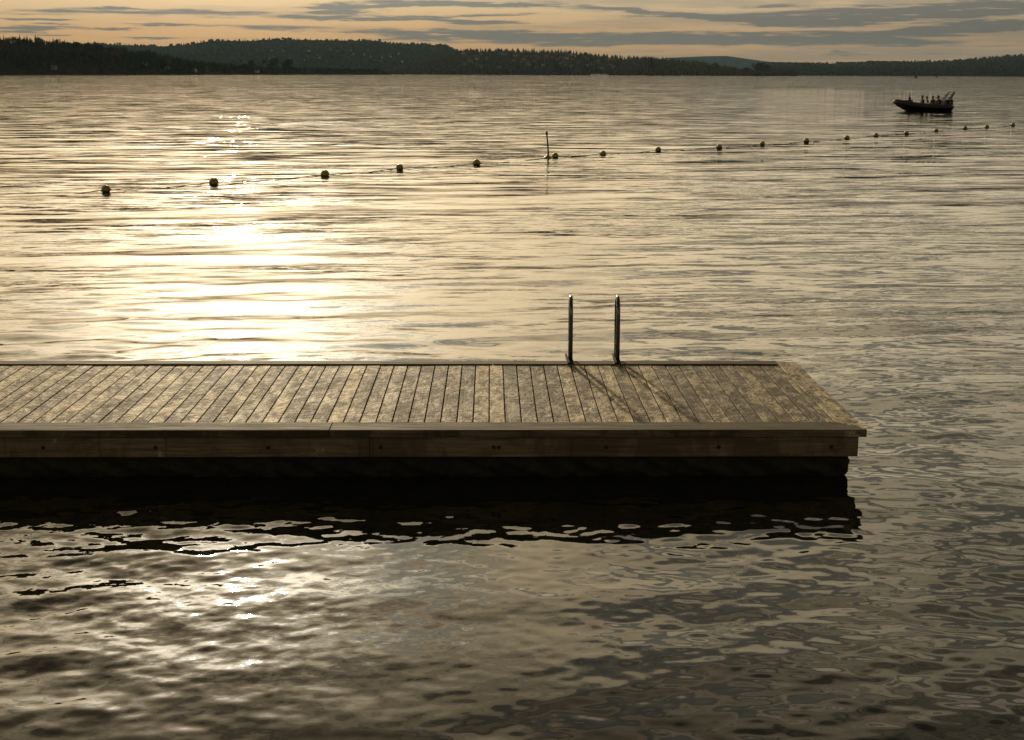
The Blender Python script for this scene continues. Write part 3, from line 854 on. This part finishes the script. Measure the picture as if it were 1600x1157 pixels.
def blob_tpl(seed):
    r = np.random.default_rng(seed); bm = bmesh.new(); bmesh.ops.create_icosphere(bm, subdivisions=1, radius=.5)
    V = np.array([tuple(v.co*r.uniform(.75, 1.15)) for v in bm.verts])*np.array([.9, .9, .95])+np.array([0, 0, .5])
    Fc = np.array([[v.index for v in f.verts] for f in bm.faces]); bm.free(); return V, Fc
CON = [conifer_tpl(i, tiers=7+i % 3, width=.15+.02*(i % 3)) for i in range(5)]
PIN = [broad_tpl(20+i, 110, .24, .35) for i in range(3)]
BRO = [broad_tpl(30+i, 150) for i in range(3)]
SIM = [cone_tpl(i) for i in range(4)] + [blob_tpl(50+i) for i in range(2)]

def woods(name, places, tpls, m_, label):
    """places: (pos, height, tint, template index)"""
    Vs, Fs, Ts = [], [], []; off = 0
    for (p, h, tint, ti) in places:
        V, Fc = tpls[ti]; a = random.uniform(0, 6.28); c, s_ = math.cos(a), math.sin(a); wd = h*random.uniform(.85, 1.2)
        Q = np.stack([(V[:, 0]*c-V[:, 1]*s_)*wd+p[0], (V[:, 0]*s_+V[:, 1]*c)*wd+p[1], V[:, 2]*h+p[2]], -1)
        Vs.append(Q); Fs.append(Fc+off); Ts.append(np.full(len(V), tint)); off += len(V)
    V = np.concatenate(Vs).astype(np.float32); Fc = np.concatenate(Fs).astype(np.int32); T = np.concatenate(Ts).astype(np.float32)
    me = bpy.data.meshes.new(name); me.vertices.add(len(V)); me.vertices.foreach_set('co', V.ravel())
    me.loops.add(Fc.size); me.loops.foreach_set('vertex_index', Fc.ravel())
    me.polygons.add(len(Fc)); me.polygons.foreach_set('loop_start', np.arange(0, Fc.size, 3, dtype=np.int32)); me.update(calc_edges=True)
    at_ = me.attributes.new('tint', 'FLOAT', 'POINT'); at_.data.foreach_set('value', T)
    o = link_mesh(name, me, m_); tag(o, label, 'woodland', kind='stuff'); return o

# the five masses of land, near to far
far_hill = Land('far_hill', [(1000,98),(1040,91),(1100,88.5),(1135,88),(1170,93),(1200,97),(1260,99),(1320,101),(1400,104)], [(0,10500)], [(0,12500)], 2500, 0, 980, 1400, M['hill'], 1, 'pale bluish far hill seen past the end of the wooded shore')
right_hill = Land('right_hill', [(1180,98),(1240,98),(1300,98),(1352,97.5),(1358,95.5),(1366,96.5),(1450,95),(1500,93.5),(1545,89),(1590,85.5),(1640,84),(1700,86),(1900,88),(2300,100)], [(0,5200),(1600,4600)], [(0,7500)], 2500, 8, 1180, 2300, M['hill'], 2, 'long dark wooded ridge across the water on the right')
mid_ridge = Land('long_ridge', [(-500,80),(-100,70),(100,68),(150,67),(215,69.5),(255,71),(290,69),(315,65),(333,62),(400,62.5),(410,60.5),(455,60.5),(560,62),(592,62),(606,67),(655,67.5),(680,69),(695,69),(706,74),(716,79),(760,92),(800,105)], [(0,4700)], [(0,6600)], 2500, 7, -500, 800, M['hill'], 3, 'long dark flat-topped wooded ridge behind the left and middle shore', lump=.05, shape=.75)
house_hill = Land('house_hill', [(560,117),(600,108),(650,95),(690,82),(715,77.5),(738,76.5),(780,76.5),(830,77),(885,78.5),(898,81),(950,86),(1000,89),(1050,91.5),(1085,95),(1110,99),(1150,106),(1200,109),(1232,113),(1246,117.5)], [(560,3900),(1246,3400)], [(560,4900),(1100,4400),(1246,3650)], 900, 14, 560, 1249, M['hill'], 4, 'wooded hillside scattered with small houses in the middle of the far shore', lump=.06)
left_wood = Land('left_shore', [(-500,62),(-100,58),(0,59),(30,58),(75,60),(100,64),(112,67),(140,68),(165,72),(200,77),(235,81),(265,88),(300,94),(340,98),(420,103),(480,107),(540,111),(610,116)], [(-500,1500),(0,1680),(300,2000),(610,2900)], [(-500,1750),(0,2000),(300,2250),(610,3000)], 500, 15, -500, 610, M['shore'], 5, 'low shore under the dark wood on the left', lump=.1, shape=.7)

R_ = random.Random(21)
pl = []
def tgrad(u): return min(1, max(0, (u-250)/350))
for i in range(3000):
    u = R_.uniform(-420, 600); T = R_.random()**.8*1.15
    if u > 300 and R_.random() < .45: continue
    p = left_wood.spot(u, T)
    h = R_.uniform(10, 20)*(1-.35*tgrad(u)); ti = R_.choice([0, 1, 2, 3, 4, 5, 5, 6, 6, 7, 7])
    pl.append((p, h if ti < 5 else h*.85, R_.random()**1.6, ti))
woods('left_wood', pl, CON+PIN, M['conifer'], 'dense dark spruce and pine wood covering the left shore')
pl = []
for i in range(260):
    u = R_.uniform(0, 600); T = R_.random()*.35
    p = left_wood.spot(u, T); pl.append((p, R_.uniform(5, 9), R_.random(), R_.randrange(3)))
woods('shore_bushes', pl, BRO, M['broad'], 'mixed low bushes along the foot of the left wood')
pl = []
for i in range(6500):
    u = R_.uniform(570, 1243); T = R_.random()*1.12
    if u > 1100 and T > 1.0: continue
    p = house_hill.spot(u, T); h = R_.uniform(7, 15)
    if T > .93 and T < 1.02: h = R_.uniform(11, 19)
    tp = R_.randrange(6) if T < .85 else R_.randrange(4)
    pl.append((p, h*(.75 if tp > 3 else 1), R_.random(), tp))
woods('hillside_wood', pl, SIM, M['broad'], 'dark trees scattered thickly over the hillside between the houses')
pl = []
for i in range(7500):
    u = R_.uniform(-480, 800); T = R_.random()*1.06
    p = mid_ridge.spot(u, T); pl.append((p, R_.uniform(8, 14), R_.random(), R_.randrange(6)))
woods('ridge_wood', pl, SIM, M['conifer'], 'even dark forest covering the long flat-topped ridge')
pl = []
for i in range(5000):
    u = R_.uniform(1185, 2000); T = R_.random()*1.05
    p = right_hill.spot(u, T); pl.append((p, R_.uniform(9, 14), R_.random(), R_.randrange(6)))
woods('right_wood', pl, SIM, M['conifer'], 'even dark forest covering the ridge on the right')

# trees one can tell apart
def tree_tpl(kind, seed):
    V, Fc = {'autumn': lambda: broad_tpl(seed, 420, .38), 'round': lambda: broad_tpl(seed, 520, .46, .05), 'spruce': lambda: conifer_tpl(seed, 13, 9, .20)}[kind]()
    me = bpy.data.meshes.new('crown'); me.from_pydata(V.tolist(), [], Fc.tolist()); me.update()
    a_ = me.attributes.new('tint', 'FLOAT', 'POINT'); a_.data.foreach_set('value', np.full(len(V), (seed % 7)/6.0, dtype=np.float32))
    return me
def tree(u, T, land, h, wmul, kind, label, seed, group):
    p = land.spot(u, T); root = empty({'autumn': 'autumn_tree', 'round': 'broadleaf_tree', 'spruce': 'spruce_tree'}[kind], p, R_.uniform(0, 6.28))
    tag(root, label, 'tree', group)
    c = link_mesh('crown', tree_tpl(kind, seed), {'autumn': M['autumn'], 'round': M['broad'], 'spruce': M['conifer']}[kind], root); c.scale = (h*wmul, h*wmul, h)
    bm = bmesh.new(); tube(bm, [(0, 0, -.5), (.1, 0, h*.3), (-.1, .1, h*.7)], [h*.03, h*.022, h*.008], 7)
    for k in range(4):
        a = k*1.6+seed; tube(bm, [(0, 0, h*(.3+.08*k)), (h*.16*math.cos(a), h*.16*math.sin(a), h*(.45+.08*k))], [h*.012, h*.004], 5)
    obj('trunk', bm, M['bark'], root)
TG = 'single trees standing out along the far shore'
for a in [
 (98, .42, left_wood, 19, 1.0, 'autumn', 'rust coloured autumn tree, leftmost and halfway up the left wood', 1),
 (112, .12, left_wood, 11, 1.2, 'autumn', 'low brownish autumn tree near the water on the left shore', 2),
 (135, .18, left_wood, 15, 1.1, 'autumn', 'olive brown rounded tree at the foot of the left wood', 3),
 (168, .55, left_wood, 17, .9, 'autumn', 'rusty tree just left of the tallest orange tree in the wood', 4),
 (183, .38, left_wood, 24, .85, 'autumn', 'tallest orange-brown autumn tree in the left wood', 5),
 (265, .15, left_wood, 20, .7, 'autumn', 'narrow reddish tree where the left wood drops towards the shore', 6),
 (4, .35, left_wood, 19, .9, 'autumn', 'brown autumn tree cut by the left edge of the view', 8),
 (306, .2, left_wood, 20, .9, 'spruce', 'dark pointed spruce on the low shore right of the left wood', 9),
 (278, .2, left_wood, 24, .95, 'spruce', 'dark broad spruce beside the narrow reddish tree', 10),
 (394, .2, left_wood, 23, .8, 'round', 'dark round tree on the low shore, left of the tree pair', 11),
 (382, .2, left_wood, 17, .8, 'round', 'small dark round tree left of the middle tree clump', 12),
 (427, .3, left_wood, 28, .95, 'round', 'dark spreading tree, left one of the pair on the low shore', 13),
 (451, .3, left_wood, 27, .95, 'round', 'dark spreading tree, right one of the pair on the low shore', 14),
 (870, .03, house_hill, 30, .8, 'round', 'dark round tree on the shore under the middle of the hillside', 15),
 (887, .03, house_hill, 31, 1.0, 'spruce', 'dark pointed spruce on the shore below the houses', 16),
 (931, .06, house_hill, 28, 1.0, 'spruce', 'dark spruce just above the white moored boats', 17),
 (1017, .08, house_hill, 44, .62, 'round', 'tall dark tree towering over the low shore right of the houses', 18),
 (1041, .08, house_hill, 34, .5, 'spruce', 'narrow dark spruce right of the tall dark tree', 19),
 (1117, .2, house_hill, 28, .9, 'round', 'round dark tree against the pale far hill', 20),
 (1184, .35, house_hill, 32, 1.0, 'round', 'largest rounded tree near the right tip of the wooded point', 21),
 (1198, .35, house_hill, 27, 1.0, 'round', 'rounded tree at the right tip of the wooded point', 22),
 (1147, .3, house_hill, 17, 1.2, 'round', 'low bushy tree in the dip of the wooded point', 23),
 (1165, .3, house_hill, 18, 1.2, 'round', 'low bushy tree left of the largest rounded tree', 24)]:
    tree(*a, TG)

# houses
def house_proto(wm):
    root = empty('house', (0, 0, 0))
    bm = bmesh.new(); w, d, h, k = 5.5, 4.2, 4.6, 2.6
    V = [bm.verts.new(c) for c in ((-w,-d,-3),(w,-d,-3),(w,d,-3),(-w,d,-3),(-w,-d,h),(w,-d,h),(w,d,h),(-w,d,h),(-w,0,h+k),(w,0,h+k))]
    for f in ((0,1,5,4),(2,3,7,6),(1,2,6,9,5),(3,0,4,8,7),(3,2,1,0)): bm.faces.new([V[i] for i in f])
    obj('wall', bm, wm, root)
    bm = bmesh.new()
    for s_ in (-1, 1):
        V = [bm.verts.new(c) for c in ((-w-.5,s_*(d+.6),h-.35),(w+.5,s_*(d+.6),h-.35),(w+.5,0,h+k+.05),(-w-.5,0,h+k+.05))]
        V2 = [bm.verts.new(v.co+Vector((0,0,.25))) for v in V]
        bm.faces.new(V); bm.faces.new(V2[::-1])
        for i in range(4): bm.faces.new((V[i], V[(i+1)%4], V2[(i+1)%4], V2[i]))
    obj('roof', bm, M['roofd'], root)
    for xx in (-3.2, 0, 3.2):
        bm = bmesh.new(); box(bm, xx-.7, xx+.7, -d-.06, -d+.05, 1.4, 3.0); obj('window', bm, M['glass'], root)
    return root
protos = [house_proto(M['housew']), house_proto(M['wallc']), house_proto(M['wallr'])]
used = [False]*3
LB = [{'h': 'small white house among the trees on the far hillside', 'r': 'small white house on the lower slope of the long ridge', 'l': 'small white house near the water by the left wood'},
      {'h': 'small beige house among the trees on the far hillside', 'r': 'small beige house on the lower slope of the long ridge', 'l': 'small beige house near the water by the left wood'},
      {'h': 'small red house among the trees on the far hillside', 'r': 'small red house on the lower slope of the long ridge', 'l': 'small red house near the water by the left wood'}]
GB = ['white houses', 'beige houses', 'red houses']
def house(u, T, land, key, ty, sc=1.0):
    src = protos[ty]
    if not used[ty]: o = src; used[ty] = True
    else:
        o = src.copy(); COL.objects.link(o)
        for ch in list(src.children): c = ch.copy(); COL.objects.link(c); c.parent = o
    o.location = land.spot(u, T) + Vector((0, 0, 5.0 if key == 'h' else 4.0)); o.rotation_euler = (0, 0, R_.uniform(-.6, .6)); o.scale = [sc]*3
    tag(o, LB[ty][key], 'house', GB[ty]+{'h': ' on the hillside', 'r': ' on the ridge slope', 'l': ' on the left shore'}[key])
for i in range(70): house(R_.uniform(722, 985), R_.uniform(.08, .85), house_hill, 'h', R_.choice([1, 1, 1, 1, 0, 2]), R_.uniform(.7, 1.05))
for i in range(24): house(R_.uniform(400, 640), R_.uniform(.15, .5), mid_ridge, 'r', R_.choice([1, 1, 1, 0, 2]), R_.uniform(.6, .8))
for (u, T) in ((304, .03), (400, .45), (402, .03), (85, .03), (228, .3), (262, .08)): house(u, T, left_wood, 'l', 0 if u in (304, 400, 402) else 1, .55)

# white boats moored below the houses
def yacht(u, v, L, label=None):
    p = at(u, v, 0); root = empty('moored_boat', (p.x, p.y, 0), R_.uniform(-.8, .8))
    tag(root, 'white boat in the bright cluster moored below the houses', 'boat', 'white boats moored under the hillside')
    bm = bmesh.new(); sec = []
    for i in range(8):
        t = i/7; x = -L/2+t*L; w = L*.15*(1 if t < .5 else max(.03, 1-((t-.5)/.5)**2)); z = 1.1+.5*t
        sec.append([bm.verts.new(c) for c in ((x, w, z), (x, w*.7, -.2), (x, -w*.7, -.2), (x, -w, z))])
    for a, b2 in zip(sec, sec[1:]):
        for k in range(3): bm.faces.new((a[k], a[k+1], b2[k+1], b2[k]))
        bm.faces.new((a[3], a[0], b2[0], b2[3]))
    bm.faces.new(sec[0]); obj('hull', bm, M['white'], root)
    bm = bmesh.new(); V = [bm.verts.new(c) for c in ((-L*.3,-L*.1,1.1),(L*.2,-L*.1,1.3),(L*.2,L*.1,1.3),(-L*.3,L*.1,1.1),(-L*.28,-L*.09,3.6),(L*.05,-L*.09,3.0),(L*.05,L*.09,3.0),(-L*.28,L*.09,3.6))]
    for f in ((0,1,5,4),(1,2,6,5),(2,3,7,6),(3,0,4,7),(4,5,6,7)): bm.faces.new([V[i] for i in f])
    obj('cabin', bm, M['white'], root)
for u in (926, 930, 933, 936, 939, 944, 948): yacht(u, 118.2+R_.uniform(-.15, .1), R_.uniform(8, 13))

# ------------------------------------------------------------------ haze over the fjord
bm = bmesh.new(); box(bm, -16000, 16000, -30, 18500, -8, 330)
m = bpy.data.materials.new('air'); m.use_nodes = True; nt = m.node_tree; nt.nodes.clear()
pv = nt.nodes.new('ShaderNodeVolumePrincipled'); pv.inputs['Color'].default_value = (.50, .78, 1.0, 1); pv.inputs['Density'].default_value = 1.35e-5
pv.inputs['Anisotropy'].default_value = .3
mo = nt.nodes.new('ShaderNodeOutputMaterial'); nt.links.new(pv.outputs[0], mo.inputs['Volume'])
tag(obj('haze', bm, m), 'thin evening haze over the far shore', 'haze', kind='stuff')
